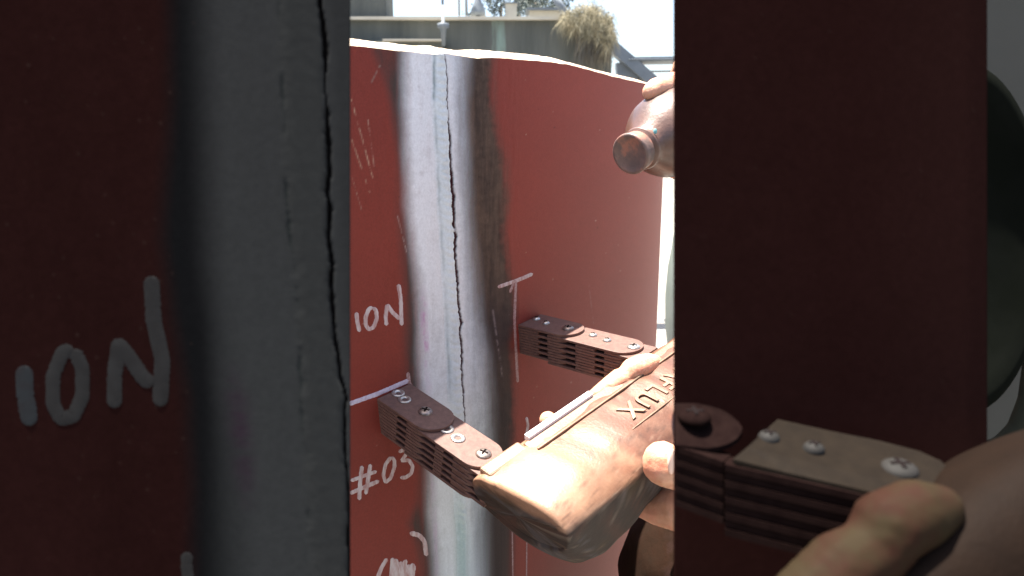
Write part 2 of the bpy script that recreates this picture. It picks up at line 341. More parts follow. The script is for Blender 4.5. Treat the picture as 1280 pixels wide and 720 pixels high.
def leg(pt, droop, W, L, roll, rivets1, sc1, rivets2, sc2, zinc_screws=False):
    n = unit(N0*math.cos(droop)-Z*math.sin(droop)); a = unit(A0h+Z*roll); a = unit(a-n*(a@n)); u = np.cross(a, n)
    if u[2] < 0: u = -u
    O = pt; T = .00225; t = .00200
    lr = empty('leg', tuple(O)); lr.parent = yoke; lr.location = Vector(O)-yoke.location
    M1 = Matrix.Translation(-Vector(O))
    def fix(o): o.parent = lr; o.matrix_parent_inverse = M1; return o
    J1 = .046
    for k in range(11):      # base link: even leaves reach over the joint
        even = k % 2 == 0
        fix(plate('leaf', O, n, a, u, .0005, J1+.004 if even else .020, W, -k*T, t, 0, 1 if even else 0, None, M_lam))
    J2 = L
    for k in range(11):      # outer link, one leaf lower
        even = k % 2 == 0
        fix(plate('leaf', O, n, a, u, .029 if even else J1+.009, J2+.004 if even else J2-.026, W, -(k+1)*T, t, 0, 1 if even else 0, None, M_lam))
    for k in range(9):
        fix(plate('leaf', O, n, a, u, J2-.018 if k % 2 == 0 else J2+.006, J2+.010, W-.001, -(k+2)*T, t, 0, 0, None, M_lam))
    fix(plate('core', O, n, a, u, .004, J2+.004, W-.006, -.0062, .0185, 0, 0, None, M_core))
    base = lambda x, y, z: frame_pt(O, n, a, u, (x, y, z))
    ms = M_zinc if zinc_screws else M_screw
    for x, y in rivets1: fix(washer(base(x, y, 0), u, .0043, None) if not zinc_screws else crosshead(base(x, y, 0), u, n, .0031, None, M_zinc))
    fix(crosshead(base(sc1, .000, 0), u, unit(n+a*.5), .0047, None, M_screw))
    for x, y in rivets2: fix(washer(base(x, y, -T), u, .0047, None) if not zinc_screws else crosshead(base(x, y, -T), u, n, .0034, None, M_zinc))
    fix(crosshead(base(sc2, .000, -T), u, unit(n+a*.3), .0050, None, ms))
    return n, a, u
LL, LR = .088, .098
nl_, al_, ul_ = leg(pL, rad(14.5), .0285, LL, .10, [(.0045, .000), (.0125, -.0015)], .0305, [(.0500, .000), (.0610, -.001)], .0815)
nr_, ar_, ur_ = leg(pR, rad(2.2), .030, LR, .10, [(.005, .003), (.017, -.0005)], .038, [(.0590, .003), (.0735, .0)], .096, True)

EL = pL+nl_*.078; ER = pR+nr_*LR
YA = unit(ER-EL); YN = unit(N0-YA*(N0@YA)); YN = unit(YN*math.cos(rad(12))-np.cross(YA, YN)*0-Z*math.sin(rad(10))); YN = unit(YN-YA*(YN@YA)); YU = np.cross(YA, YN)
if YU[2] < 0: YU = -YU
def yp(a, n, u): return EL+YA*a+YN*n+YU*u
for t_ in [(-.016, 0, 0), (-.016, .06, 0), (-.016, .06, -.04), (.05, 0, 0), (.15, 0, 0), (.10, .06, 0), (.15, .06, 0)]: print('yp', t_, [round(float(x), 1) for x in proj(yp(*t_))])
def housing():
    # closed loft along the body: rows of a rounded section, one end closing in a heavy rounded corner
    A = np.concatenate([[-.0128, -.0125, -.0115, -.0095, -.006, -.002, .003, .009, .016], np.arange(.022, .225, .004)])
    nsec = 96; V = []; LU = []
    for a in A:
        e = np.clip((.016-a)/.0288, 0, 1); k = (1-min(e, .999)**3.4)**(1/3.4)
        far = float(sstep(.03, .14, a))
        for i in range(nsec):
            th = 2*math.pi*(i+.5)/nsec; c, s = math.cos(th), math.sin(th); ex = 2/(5.0 if s > 0 else 3.0)
            cn = math.copysign(abs(c)**ex, c); su = math.copysign(abs(s)**ex, s)
            hn = .0335*(.93+.07*k); hu = .0112*(.8+.2*k) if s > 0 else float(pl(a, [(-.0128, .0240), (.0, .040), (.015, .058), (.035, .070), (.055, .066), (.08, .054), (.11, .044), (.2, .038)]))*(.90+.10*k)
            nn = .0455+cn*hn; uu = -.0098+su*hu
            uu += .0034*(1-cn*cn)*max(0, su)*k
            uu -= .0050*max(0, cn)**3*(.5+.5*su)          # front shoulder falls
            if su < 0: uu += .005*su*su*float(sstep(.2, -1, cn))       # shallower towards the legs
            aa = a + .010*(nn-.0455)/.06 + .006*max(0, -su)*(1-k)
            if su < -.2 and cn > .2: nn -= .0045*min(1, -su)*cn
            d = .0006*float(fnoise(np.array([a*1.0]), np.array([th*.02]), 260, 88, 2)[0])
            V.append(yp(aa, nn+d*cn, uu+d*su)); LU.append(uu)
    V = V[:]; m0 = V[:nsec]; l0 = LU[:nsec]; cc0 = sum(m0)/nsec; lc = sum(l0)/nsec; caps = []; cl = []
    for q_ in (.1, .3, .5, .7, .85, .95):
        caps += [cc0*(1-q_)+v*q_-YA*(.0016*(1-q_**3)) for v in m0]; cl += [lc*(1-q_)+u_*q_ for u_ in l0]
    V = caps+V; LU = cl+LU; A = np.concatenate([[A[0]]*6, A])
    F = []
    for r in range(len(A)-1):
        for i in range(nsec): j = (i+1) % nsec; F.append((r*nsec+i, r*nsec+j, (r+1)*nsec+j, (r+1)*nsec+i))
    F.append(tuple(range(nsec))[::-1]); F.append(tuple(range((len(A)-1)*nsec, len(A)*nsec)))
    o = mesh('housing', V, F, M_worn_shade, yoke, smooth=True)
    # worn bronze and scuffs, with shade painted dark on the lower faces and end
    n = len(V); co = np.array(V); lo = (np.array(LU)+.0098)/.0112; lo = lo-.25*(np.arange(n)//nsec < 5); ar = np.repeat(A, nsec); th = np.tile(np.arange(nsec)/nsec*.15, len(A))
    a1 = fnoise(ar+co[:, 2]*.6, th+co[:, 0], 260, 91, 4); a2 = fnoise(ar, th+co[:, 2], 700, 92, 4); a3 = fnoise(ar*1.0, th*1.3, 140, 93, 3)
    C = np.ones((n, 3))*np.array((.110, .050, .032)); C = over(C, sstep(-.2, .5, a1)*.7, (.165, .086, .056)); C = over(C, sstep(.25, .6, a3)*.5, (.18, .070, .042)); C = over(C, np.clip(sstep(.065, .02, ar+.02*a1)*(.50+.5*a3), 0, 1), (.32, .185, .115))  # last layer: pale nose end, the sun highlight put into the colour
    k = sstep(.50, .02, lo+.22*a1+.12*a3); C = over(C, k*.98, (.020, .011, .007)); C = over(C, k*sstep(.05, .45, a3)*.8, (.040, .023, .006))  # k paints shade on the lower faces and the end
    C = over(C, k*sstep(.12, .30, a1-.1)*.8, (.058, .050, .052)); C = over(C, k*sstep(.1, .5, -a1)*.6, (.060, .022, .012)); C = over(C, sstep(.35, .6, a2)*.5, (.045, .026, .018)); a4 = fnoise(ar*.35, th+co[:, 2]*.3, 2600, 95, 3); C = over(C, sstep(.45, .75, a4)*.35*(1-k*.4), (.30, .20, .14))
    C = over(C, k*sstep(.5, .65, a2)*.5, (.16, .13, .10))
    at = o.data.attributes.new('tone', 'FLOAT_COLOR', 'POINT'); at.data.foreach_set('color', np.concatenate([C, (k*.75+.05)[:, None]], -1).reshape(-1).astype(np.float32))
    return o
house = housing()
def boxf(name, f, a0, a1, n0, n1, u0, u1, m, par, bev=.0006, **k):
    bm = bmesh.new(); vs = [bm.verts.new(f(a, n, u)) for a in (a0, a1) for n in (n0, n1) for u in (u0, u1)]
    for q in ((0, 1, 3, 2), (4, 6, 7, 5), (0, 4, 5, 1), (2, 3, 7, 6), (0, 2, 6, 4), (1, 5, 7, 3)): bm.faces.new([vs[i] for i in q])
    bmesh.ops.recalc_face_normals(bm, faces=bm.faces)
    if bev: bmesh.ops.bevel(bm, geom=bm.edges[:], offset=bev, segments=2, affect='EDGES', profile=.5)
    return bm_obj(name, bm, m, par, **k)
boxf('switch_bar', yp, .023, .082, .0150, .0192, .0016, .0056, M_white, yoke, .0004)
boxf('back_ledge', yp, .0185, .20, .0175, .0280, -.010, .0034, M_house, yoke, .0018)
boxf('leg_collar', yp, -.0130, .0185, .0138, .024, -.024, .0028, M_house, yoke, .0016)
# raised, slightly worn lettering on the housing, reading from the far side
tc = bpy.data.curves.new('raised_lettering', 'FONT'); tc.body = 'MAGNAFLUX'; tc.size = .0185; tc.extrude = .00025; tc.bevel_depth = .00022; tc.space_character = 1.16; tc.offset = .0001
to = bpy.data.objects.new('raised_lettering', tc); COL.objects.link(to)
bpy.context.view_layer.update()
tm = bpy.data.meshes.new_from_object(to.evaluated_get(bpy.context.evaluated_depsgraph_get())); bpy.data.objects.remove(to)
xs = [v.co.x for v in tm.vertices]; TW = max(xs)
TX0 = .079
for v in tm.vertices:
    x, y, z = v.co; v.co = yp(TX0+TW-x, .0405+y, .0052+z)
tm.materials.clear(); tm.materials.append(M_house); to = bpy.data.objects.new('raised_lettering', tm); link(to); to.parent = yoke; to.matrix_parent_inverse = Matrix.Translation(-yoke.location)
boxf('raised_rim', yp, TX0-.006, .20, .0575, .0584, .0025, .0046, M_house, yoke, .0003)
boxf('raised_rim', yp, .02, .20, .0285, .0300, .0030, .0055, M_house, yoke, .0005)

# ------------------------------------------------------------------ hands: one continuous remeshed surface each
M_skin = mat('bare_skin', (.50, .24, .145), .5, col2=(.58, .31, .20), nscale=160, bump=.00045, bscale=520, sss=.25, col3=(.55, .20, .13), n3=60, r3=(.5, .7))  # the skin's own base colour
M_nail = mat('finger_nail', (.66, .42, .33), .3)
def tubes(name, chains, m, par, vox=.0010, **k):
    """chains: list of [(point, radius), ...]; swept balls fused by a voxel remesh into one surface"""
    bm = bmesh.new()
    for ch in chains:
        for (p0, r0), (p1, r1) in zip(ch[:-1], ch[1:]):
            d = np.linalg.norm(np.array(p1)-p0); c = max(2, int(d/(.35*min(r0, r1))))
            for i in range(c+1):
                t = i/c; p = np.array(p0)*(1-t)+np.array(p1)*t; r = r0*(1-t)+r1*t
                bmesh.ops.create_icosphere(bm, subdivisions=2, radius=r, matrix=Matrix.Translation(Vector(p)))
    me = bpy.data.meshes.new(name); bm.to_mesh(me); bm.free(); tmp = bpy.data.objects.new(name+'_tmp', me); COL.objects.link(tmp)
    md = tmp.modifiers.new('r', 'REMESH'); md.mode = 'VOXEL'; md.voxel_size = vox; md.use_smooth_shade = True
    sm = tmp.modifiers.new('s', 'SMOOTH'); sm.iterations = 5; sm.factor = .5
    bpy.context.view_layer.update()
    me2 = bpy.data.meshes.new_from_object(tmp.evaluated_get(bpy.context.evaluated_depsgraph_get())); bpy.data.objects.remove(tmp); bpy.data.meshes.remove(me)
    me2.materials.clear(); me2.materials.append(m); me2.shade_smooth()
    o = bpy.data.objects.new(name, me2); link(o, None, **k)
    if par: o.parent = par; o.matrix_parent_inverse = Matrix.Translation(-par.location)
    return o
person = empty('person', (.42, .40, 0), label='bare hands of an operator, one gripping the yoke and one holding the bottle', category='person')
def q(px, py, d): return P(px, py, d)
wrist = q(905, 640, .47)
# left hand under and around the yoke
tubes('hand', [
    [(q(732, 522, .490), .0080), (q(738, 505, .482), .0064), (q(749, 494, .481), .0068), (q(762, 484, .482), .0074), (q(775, 475, .486), .0082), (q(784, 471, .488), .0068)],
    [(q(782, 471, .488), .0072), (q(791, 463, .489), .0088), (q(801, 459, .492), .0092), (q(811, 455, .497), .0078), (q(818, 453, .502), .0058)],
    [(q(730, 520, .500), .0080), (yp(.12, -.006, -.035), .010), (yp(.15, .02, -.060), .014)],
    [(q(685, 525, .466), .0060), (q(693, 533, .474), .0065), (q(725, 530, .50), .0072), (yp(.13, -.004, -.045), .010), (yp(.16, .02, -.060), .014)],
    [(yp(.16, .02, -.060), .016), (yp(.17, .05, -.060), .019), (wrist, .026)],
    [(q(800, 630, .475), .0085), (q(820, 634, .470), .0115), (q(850, 634, .46), .016), (wrist, .026)],
    [(q(828, 576, .3975), .0112), (q(830, 581, .398), .0122), (q(842, 585, .402), .0122), (q(856, 590, .408), .0115), (q(880, 610, .43), .015), (wrist, .026)],
    [(wrist, .026), (q(960, 700, .50), .028)],
], M_skin, person, label='left hand gripping the yoke, thumb on its front')
def ellipsoid(name, C, ax, rr, m, par, seg=20, **k):
    bm = bmesh.new(); bmesh.ops.create_uvsphere(bm, u_segments=seg, v_segments=12, radius=1)
    ax = [unit(np.array(x, float)) for x in ax]
    for v in bm.verts:
        x, y, z = v.co; v.co = Vector(C+ax[0]*x*rr[0]+ax[1]*y*rr[1]+ax[2]*z*rr[2])
    return bm_obj(name, bm, m, par, smooth=True, **k)
ellipsoid('thumbnail', q(840, 577, .3868), [unit(RX*.5+FW*.8), UP, unit(FW*.5-RX*.8)], (.0062, .0068, .0014), M_nail, person)

# bottle
M_bot = mat('scuffed_red_brown_bottle', (.115, .056, .038), .42, .0, col2=(.065, .034, .025), nscale=50, nsharp=(.4, .65), bump=.0002, bscale=500, coat=.3, col3=(.10, .06, .05), n3=40, r3=(.57, .7))
M_cap = mat('brown_bottle_cap', (.17, .095, .075), .5, col2=(.10, .065, .055), nscale=120, nsharp=(.35, .6), bump=.0003, bscale=400, col3=(.26, .11, .075), n3=70, r3=(.52, .6))
M_cy = mat('cyan_smear', (.12, .30, .31), .5)
bc = q(787, 193, .40); bax = unit(q(846, 160, .418)-bc+FW*.012)
bottle = empty('squeeze_bottle', tuple(bc), label='scuffed red brown bottle pointing its brown cap down at the shell', category='bottle')
RC = .0112
lathe('cap', bc, bax, [(.0001, .0006), (RC*.80, .0006), (RC*.86, .0002), (RC*.97, 0), (RC*1.04, .0006), (RC*1.05, .0016), (RC*1.0, .003), (RC*.98, .0085), (RC*.90, .0095), (RC*.5, .0096)], M_cap, bottle, 40)
lathe('shoulder', bc, bax, [(RC*.74, .0085), (RC*.78, .0105), (RC*1.06, .0108), (RC*1.10, .0120), (RC*1.0, .0132), (RC*.98, .0150), (RC*1.12, .0175), (RC*1.45, .0215), (RC*1.85, .027), (RC*2.15, .034), (RC*2.3, .044), (RC*2.32, .060), (RC*2.32, .15), (RC*2.1, .156), (.002, .157)], M_bot, bottle, 48)
# the other hand, closing round the bottle
bs = lambda h, px_, py_: None
t1 = unit(np.cross(bax, FW)); 
if t1@UP < 0: t1 = -t1
t2 = np.cross(bax, t1)
if t2@FW < 0: t2 = -t2
def bp(h, th, r): return bc+bax*h+(t1*math.cos(th)+t2*math.sin(th))*r     # th 0: up, pi/2: away
RB = RC*2.32
w2 = q(935, 175, .50)
tubes('hand', [
    [(q(815, 115, .418), .0060), (q(820, 111, .42), .0066), (q(842, 106, .432), .0078), (q(870, 105, .44), .009), (q(900, 125, .47), .013), (w2, .026)],
    [(q(829, 207, .428), .0052), (q(836, 208, .434), .0062), (q(860, 212, .45), .009), (q(900, 205, .47), .013), (w2, .026)],
    [(bp(.105, 5.5, RB+.006), .008), (bp(.108, .2, RB+.009), .009), (bp(.112, 1.0, RB+.011), .009), (bp(.10, 1.7, RB+.016), .014), (w2, .026)],
    [(w2, .026), (w2+np.array([.10, .05, -.10]), .030)],
], M_skin, person, label='right hand closed round the bottle, one fingertip on its top')
ellipsoid('smear', q(819, 164, .4005)+0*bax, [RX, UP, FW], (.0011, .0016, .0005), M_cy, bottle)
# sleeves of the operator
M_sleeve = mat('olive_brown_cloth', (0.0144, 0.0055, 0.0024), .9, col2=(0.0101, 0.0047, 0.0022), nscale=60, bump=.001, bscale=80, col3=(0.0180, 0.0083, 0.0062), n3=25, spec=.1)
tubes('trouser_leg', [[(q(880, 722, .62), .076), (q(1130, 790, .72), .10)], [(q(880, 722, .62), .076), (q(905, 1000, .62), .062), (q(900, 1500, .80), .055)]], M_sleeve, person, vox=.004, label='olive brown trouser knee below the yoke')
tubes('sleeve', [[(w2+np.array([.08, .04, -.08]), .036), (w2+np.array([.25, .1, -.35]), .055)]], M_sleeve, person, vox=.003)

# ------------------------------------------------------------------ added plates on either side, repeating the centre enlarged and darkened in colour
def slabgrid(name, x0, x1, y0, y1, D, step, colf, matl, parent, edge_in=(0, 0), th=.008):
    gx = np.arange(x0, x1+step*.5, step); gx[-1] = x1; gy = np.arange(y0, y1+step*.5, step)
    GX, GY = np.meshgrid(gx, gy); C, A, dsp = colf(GX, GY)
    V = CAM+(D-dsp)[..., None]*(FW+((GX-640)/FPX)[..., None]*RX+((360-GY)/FPX)[..., None]*UP)
    nr, nc = GX.shape; idx = np.arange(nr*nc).reshape(nr, nc)
    F = np.stack([idx[:-1, :-1], idx[1:, :-1], idx[1:, 1:], idx[:-1, 1:]], -1).reshape(-1, 4)
    me = bpy.data.meshes.new(name)
    # border skirt: sides run back and slightly inwards, closed by a back face
    ring = np.concatenate([idx[0, :], idx[1:, -1], idx[-1, -2::-1], idx[-2:0:-1, 0]])
    rp = V.reshape(-1, 3)[ring]; px, py, _ = proj(rp); px = px+np.where(px < x0+1, edge_in[0], 0)-np.where(px > x1-1, edge_in[1], 0)
    back = CAM+(D+th)*(FW+((px-640)/FPX)[:, None]*RX+((360-py)/FPX)[:, None]*UP)
    nb = len(ring); bi = np.arange(nr*nc, nr*nc+nb); r2 = np.roll(ring, -1); b2 = np.roll(bi, -1)
    F = np.concatenate([F, np.stack([ring, bi, b2, r2], -1)[:, ::-1]])
    VV = np.concatenate([V.reshape(-1, 3), back]); Fl = F.tolist()
    me.from_pydata(VV.tolist(), [], Fl+[list(map(int, bi))])
    me.shade_smooth(); sh = np.zeros(len(me.polygons), bool); sh[:(nr-1)*(nc-1)] = True; me.polygons.foreach_set('use_smooth', sh)
    at = me.attributes.new('tone', 'FLOAT_COLOR', 'POINT'); cc = np.concatenate([C, A[..., None]], -1).reshape(-1, 4)
    cc = np.concatenate([cc, cc[ring]]); at.data.foreach_set('color', cc.reshape(-1).astype(np.float32))
    me.materials.append(matl); o = bpy.data.objects.new(name, me); link(o)
    o.parent = parent; o.matrix_parent_inverse = Matrix.Translation(-parent.location)
    return o
DL = .19; BOT = 7600
def shank(name, x0, x1, D, ybot, col, parent, th=.008, ins=8):
    """plain lower length of a plate, from under the detailed part down to the ground"""
    def pt(px, v, dd): return CAM+(D+dd)*(FW+(px-640)/FPX*RX)+UP*v
    vt = -D*(ybot-360)/FPX; 
    k = (CAMZ+(D)*FW[2])/UP[2]; vb = -k
    V = [pt(x0, vt, 0), pt(x1, vt, 0), pt(x1, vb, 0), pt(x0, vb, 0), pt(x0+ins, vt, th), pt(x1-ins, vt, th), pt(x1-ins, vb, th), pt(x0+ins, vb, th)]
    return mesh(name, V, [(0, 3, 2, 1), (4, 5, 6, 7), (0, 1, 5, 4), (1, 2, 6, 5), (2, 3, 7, 6), (3, 0, 4, 7)], col, parent)
DK = .115      # darkening put into the side plates' colours, next to the bright shell
M_slab = mat('darkened_shell_paint', (1, 1, 1), .7, attr=1, nscale=500, bump=.00003, bscale=900, spec=.0)  # darkening of the repeated view is carried by these plate colours
M_slab2 = mat('darkened_primer', (.008, .0023, .002), .7, spec=.1, col2=(.006, .002, .002), nscale=80)
M_slabg = mat('darkened_grey', (.026, .030, .033), .7, spec=.02, col2=(.02, .024, .026), nscale=80)
ltop, = [P(200, 760, DL)]
lplate = empty('added_welded_plate', (P(200, 360, DL)[0], P(200, 360, DL)[1], 0), label='added plate at the left, darkened in colour, with large ION lettering and a grey cracked weld', category='steel plate')
LC = [(-40, 398), (0, 400), (30, 403), (60, 407), (87, 406.5), (100, 406), (118, 407), (136, 409), (200, 411), (215, 412), (240, 409), (258, 413), (300, 411), (330, 415), (352, 414), (360, 414.5), (420, 418), (445, 423), (470, 426), (490, 431), (500, 433), (512, 431), (540, 430), (560, 432), (590, 433), (640, 436), (660, 435.5), (760, 438)]
LT = [(-40, 346), (50, 350), (100, 352), (150, 355), (220, 357), (300, 362), (330, 368), (372, 371), (450, 375), (540, 378), (566, 384), (590, 381), (690, 390), (760, 392)]
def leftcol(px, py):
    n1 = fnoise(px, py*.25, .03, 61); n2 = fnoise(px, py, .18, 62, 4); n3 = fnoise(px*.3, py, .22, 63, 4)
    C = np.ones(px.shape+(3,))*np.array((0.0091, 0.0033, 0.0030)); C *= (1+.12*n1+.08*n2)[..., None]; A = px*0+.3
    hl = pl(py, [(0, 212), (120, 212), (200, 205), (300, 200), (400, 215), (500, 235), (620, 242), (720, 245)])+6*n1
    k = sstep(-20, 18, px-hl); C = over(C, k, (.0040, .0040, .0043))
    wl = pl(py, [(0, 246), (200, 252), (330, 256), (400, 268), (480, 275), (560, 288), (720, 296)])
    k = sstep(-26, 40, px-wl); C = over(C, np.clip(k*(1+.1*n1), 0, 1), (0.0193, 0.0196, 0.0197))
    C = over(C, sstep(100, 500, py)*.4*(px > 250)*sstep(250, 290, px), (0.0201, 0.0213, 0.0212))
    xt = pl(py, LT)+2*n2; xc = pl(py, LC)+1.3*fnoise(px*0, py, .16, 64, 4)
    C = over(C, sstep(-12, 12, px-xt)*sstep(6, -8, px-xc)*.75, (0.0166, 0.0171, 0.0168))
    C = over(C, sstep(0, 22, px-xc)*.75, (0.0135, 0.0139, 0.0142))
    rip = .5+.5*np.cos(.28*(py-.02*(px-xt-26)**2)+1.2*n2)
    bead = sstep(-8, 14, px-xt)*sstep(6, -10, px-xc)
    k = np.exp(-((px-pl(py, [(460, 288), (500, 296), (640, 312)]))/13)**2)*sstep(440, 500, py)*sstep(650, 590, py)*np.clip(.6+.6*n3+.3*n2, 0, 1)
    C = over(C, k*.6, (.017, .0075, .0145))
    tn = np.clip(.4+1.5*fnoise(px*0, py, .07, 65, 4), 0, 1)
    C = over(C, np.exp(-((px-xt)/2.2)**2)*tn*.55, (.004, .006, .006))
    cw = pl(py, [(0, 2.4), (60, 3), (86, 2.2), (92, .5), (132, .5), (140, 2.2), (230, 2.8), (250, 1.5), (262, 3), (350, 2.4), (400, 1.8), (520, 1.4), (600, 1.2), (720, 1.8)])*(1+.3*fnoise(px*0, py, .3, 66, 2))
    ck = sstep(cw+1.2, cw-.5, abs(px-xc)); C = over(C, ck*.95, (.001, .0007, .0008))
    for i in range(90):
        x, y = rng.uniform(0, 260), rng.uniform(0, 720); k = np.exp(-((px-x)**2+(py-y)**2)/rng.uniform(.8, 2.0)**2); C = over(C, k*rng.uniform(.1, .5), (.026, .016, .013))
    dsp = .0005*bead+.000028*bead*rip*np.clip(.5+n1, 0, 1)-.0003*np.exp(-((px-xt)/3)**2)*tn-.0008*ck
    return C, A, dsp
slabgrid('plate', -70, 438, -60, 800, DL, 2.0, leftcol, M_slab, lplate, (0, 8))  # face of the added left plate
shank('added_lower_plate', -70, 438, DL, 802, M_slab2, lplate)
sfl = lambda x, y, o: P(x, y, DL-o)
M_mark2 = mat('darkened_marker_paint', (0.0109, 0.0104, 0.0104), .7, col2=(0.0073, 0.0065, 0.0065), nscale=240, nsharp=(.35, .7), spec=.1)  # marker colours darkened along with the side plate
M_mark3 = mat('darkened_blue_grey_marker_paint', (0.0094, 0.0114, 0.0130), .7, col2=(0.0088, 0.0078, 0.0088), nscale=240, nsharp=(.35, .7), spec=.1)
def mk2(pts, w, lab, m=M_mark2, seed=1): ribbon('marker_letter', pts, w, sfl, m, lplate, lift=.00008, seed=seed, label=lab)  # letters of the added left plate
mk2([(30, 457), (31, 490), (38, 532)], 22, 'added large letter I', M_mark3); mk2([(92, 437), (78, 440), (66, 470), (66, 505), (76, 524), (92, 520), (103, 495), (103, 460), (92, 437)], 18, 'added large letter O')
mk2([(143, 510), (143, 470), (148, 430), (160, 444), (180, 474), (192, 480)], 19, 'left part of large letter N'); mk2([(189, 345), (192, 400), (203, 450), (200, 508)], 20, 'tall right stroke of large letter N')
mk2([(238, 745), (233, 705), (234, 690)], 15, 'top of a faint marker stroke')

DR = .19
rplate = empty('added_red_plate', (P(1040, 360, DR)[0], P(1040, 360, DR)[1], 0), label='added blackish red plate at the right, darkened in colour, behind a screwed metal leg', category='steel plate')
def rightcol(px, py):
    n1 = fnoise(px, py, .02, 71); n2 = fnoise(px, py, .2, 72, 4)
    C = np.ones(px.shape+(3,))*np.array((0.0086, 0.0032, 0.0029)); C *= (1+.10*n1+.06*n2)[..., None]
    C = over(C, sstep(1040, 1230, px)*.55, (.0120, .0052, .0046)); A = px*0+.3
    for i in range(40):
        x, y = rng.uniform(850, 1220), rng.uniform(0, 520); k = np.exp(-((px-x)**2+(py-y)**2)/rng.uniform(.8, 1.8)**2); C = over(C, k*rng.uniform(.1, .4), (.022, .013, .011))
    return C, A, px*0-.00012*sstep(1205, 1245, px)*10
slabgrid('plate', 842, 1234, -60, 800, DR, 3.0, rightcol, M_slab, rplate, (8, 8))  # face of the added right plate
shank('added_lower_plate', 842, 1234, DR, 802, M_slab2, rplate)

# added enlarged repeats in darkened colours: screwed leg, finger across it, rounded body
M_dlam = mat('darkened_laminations', (0.0055, 0.0030, 0.0028), .8, spec=.0, col2=(0.0083, 0.0046, 0.0041), nscale=300)  # this and the next tones carry the darkening of the repeated leg and hand
M_dtop = mat('darkened_sunlit_leg_top', (0.0088, 0.0062, 0.0042), .7, spec=.04, col2=(0.0064, 0.0045, 0.0032), nscale=240, bump=.0001, bscale=1500)  # sunlit tone put into the colour, then darkened like the rest
M_dscr = mat('darkened_zinc', (.015, .0143, .0135), .7, .0, spec=.1, col2=(0.0168, 0.0150, 0.0138), nscale=500)
M_dskin = mat('darkened_skin', (0.0180, 0.0126, 0.0068), .7, sss=0, spec=.03, col2=(0.0187, 0.0083, 0.0054), nscale=90, nsharp=(.4, .6))
M_dbody = mat('darkened_tan_body', (.0080, .0044, .0028), .7, spec=.04, col2=(0.0063, 0.0036, 0.0024), nscale=90, bump=.0002, bscale=800)
bigleg = empty('added_leg_bracket', tuple(P(1000, 560, .185)), label='added large darkened laminated leg with three pale screws on its tan top, at the right', category='tool leg')
def pxpoly(name, pts, m, par, th=.0008, **k):
    """thick plate whose upper face passes through given surveyed points"""
    V = [P(*p) for p in pts]; c = len(V); V += [v-UP*th for v in V]
    F = [tuple(range(c)), tuple(range(c, 2*c))[::-1]]+[(i, i+c, (i+1) % c+c, (i+1) % c) for i in range(c)]
    o = mesh(name, V, F, m, par, **k); return o
# upper faces: base link toned as if shaded, outer link as if sunlit
arc = []
for th in np.linspace(-75, 95, 14): arc.append((1118+70*math.cos(rad(th))*1.0+ (0), 592+28*math.sin(rad(th)), .158))
top2 = [(916, 574, .165), (934, 559, .169), (972, 524, .180), (1040, 539, .177), (1100, 551, .174)]
top2 += [(1150, 564, .171), (1176, 576, .168), (1190, 590, .164), (1188, 604, .160), (1170, 615, .156), (1140, 621, .154), (1115, 621, .154), (1050, 606, .158), (980, 590, .162)]
pxpoly('added_outer_link_top', top2, M_dtop, bigleg, .0010)
top1 = [(843.5, 504, .182), (870, 504, .182), (888, 507, .1815), (902, 512, .181), (914, 519, .180), (923, 527, .179), (928, 535, .1775), (926, 542, .176), (921, 548, .1745), (912, 554, .173), (900, 558, .172), (885, 560, .1712), (844, 556, .171)]
pxpoly('added_base_link_top', top1, M_dlam, bigleg, .0012)
def sidewall(name, xa, ya, da, xb, yb, db, hgt, m, nlay=9):
    """stack of leaves seen from the side"""
    for k in range(nlay):
        t = hgt/nlay; ins = .0012 if k % 2 else 0
        a0, b0 = P(xa, ya, da)-UP*(k*t+.0010), P(xb, yb, db)-UP*(k*t+.0010)
        back = unit(np.cross(UP, b0-a0)); back = back if back@FW > 0 else -back
        a0 = a0+back*ins*.35; b0 = b0+back*ins*.35
        V = [a0, b0, b0+back*.009, a0+back*.009]; V += [v-UP*t*.86 for v in V]
        mesh('leaf', V, [(0, 1, 2, 3), (7, 6, 5, 4), (0, 4, 5, 1), (1, 5, 6, 2), (2, 6, 7, 3), (3, 7, 4, 0)], m, bigleg)  # leaf of the added leg
sidewall('leaf', 906, 575, .1645, 1118, 622, .1535, .0165, M_dlam)
sidewall('leaf', 844, 552, .1715, 904, 572, .166, .0145, M_dlam)
for x, y, d, r in ((961, 546, .1735, .0026), (1017, 560, .1695, .0025), (1124, 585, .164, .0041)):
    V0 = P(x, y+3, d)
    crosshead(V0, unit(UP*.95-FW*.28), RX, r, bigleg, M_dscr)
crosshead(P(868, 522, .177), unit(UP*.95-FW*.28), RX, .0040, bigleg, M_dlam)
bigf = empty('finger', tuple(P(1100, 650, .155)), label='added large darkened fingertip resting across the screwed leg at lower right', category='finger')
tubes('bent_finger', [[(P(960, 810, .135), .0078), (P(1015, 750, .138), .0074), (P(1055, 710, .140), .0074), (P(1092, 688, .141), .0064)],
    [(P(1092, 690, .141), .0066), (P(1112, 658, .142), .0074), (P(1142, 643, .143), .0071), (P(1172, 636, .144), .0050)]], M_dskin, bigf, vox=.0007)
body2 = empty('added_tool_body', tuple(P(1230, 640, .17)), label='added darkened tan rounded tool body filling the lower right corner', category='tool body')
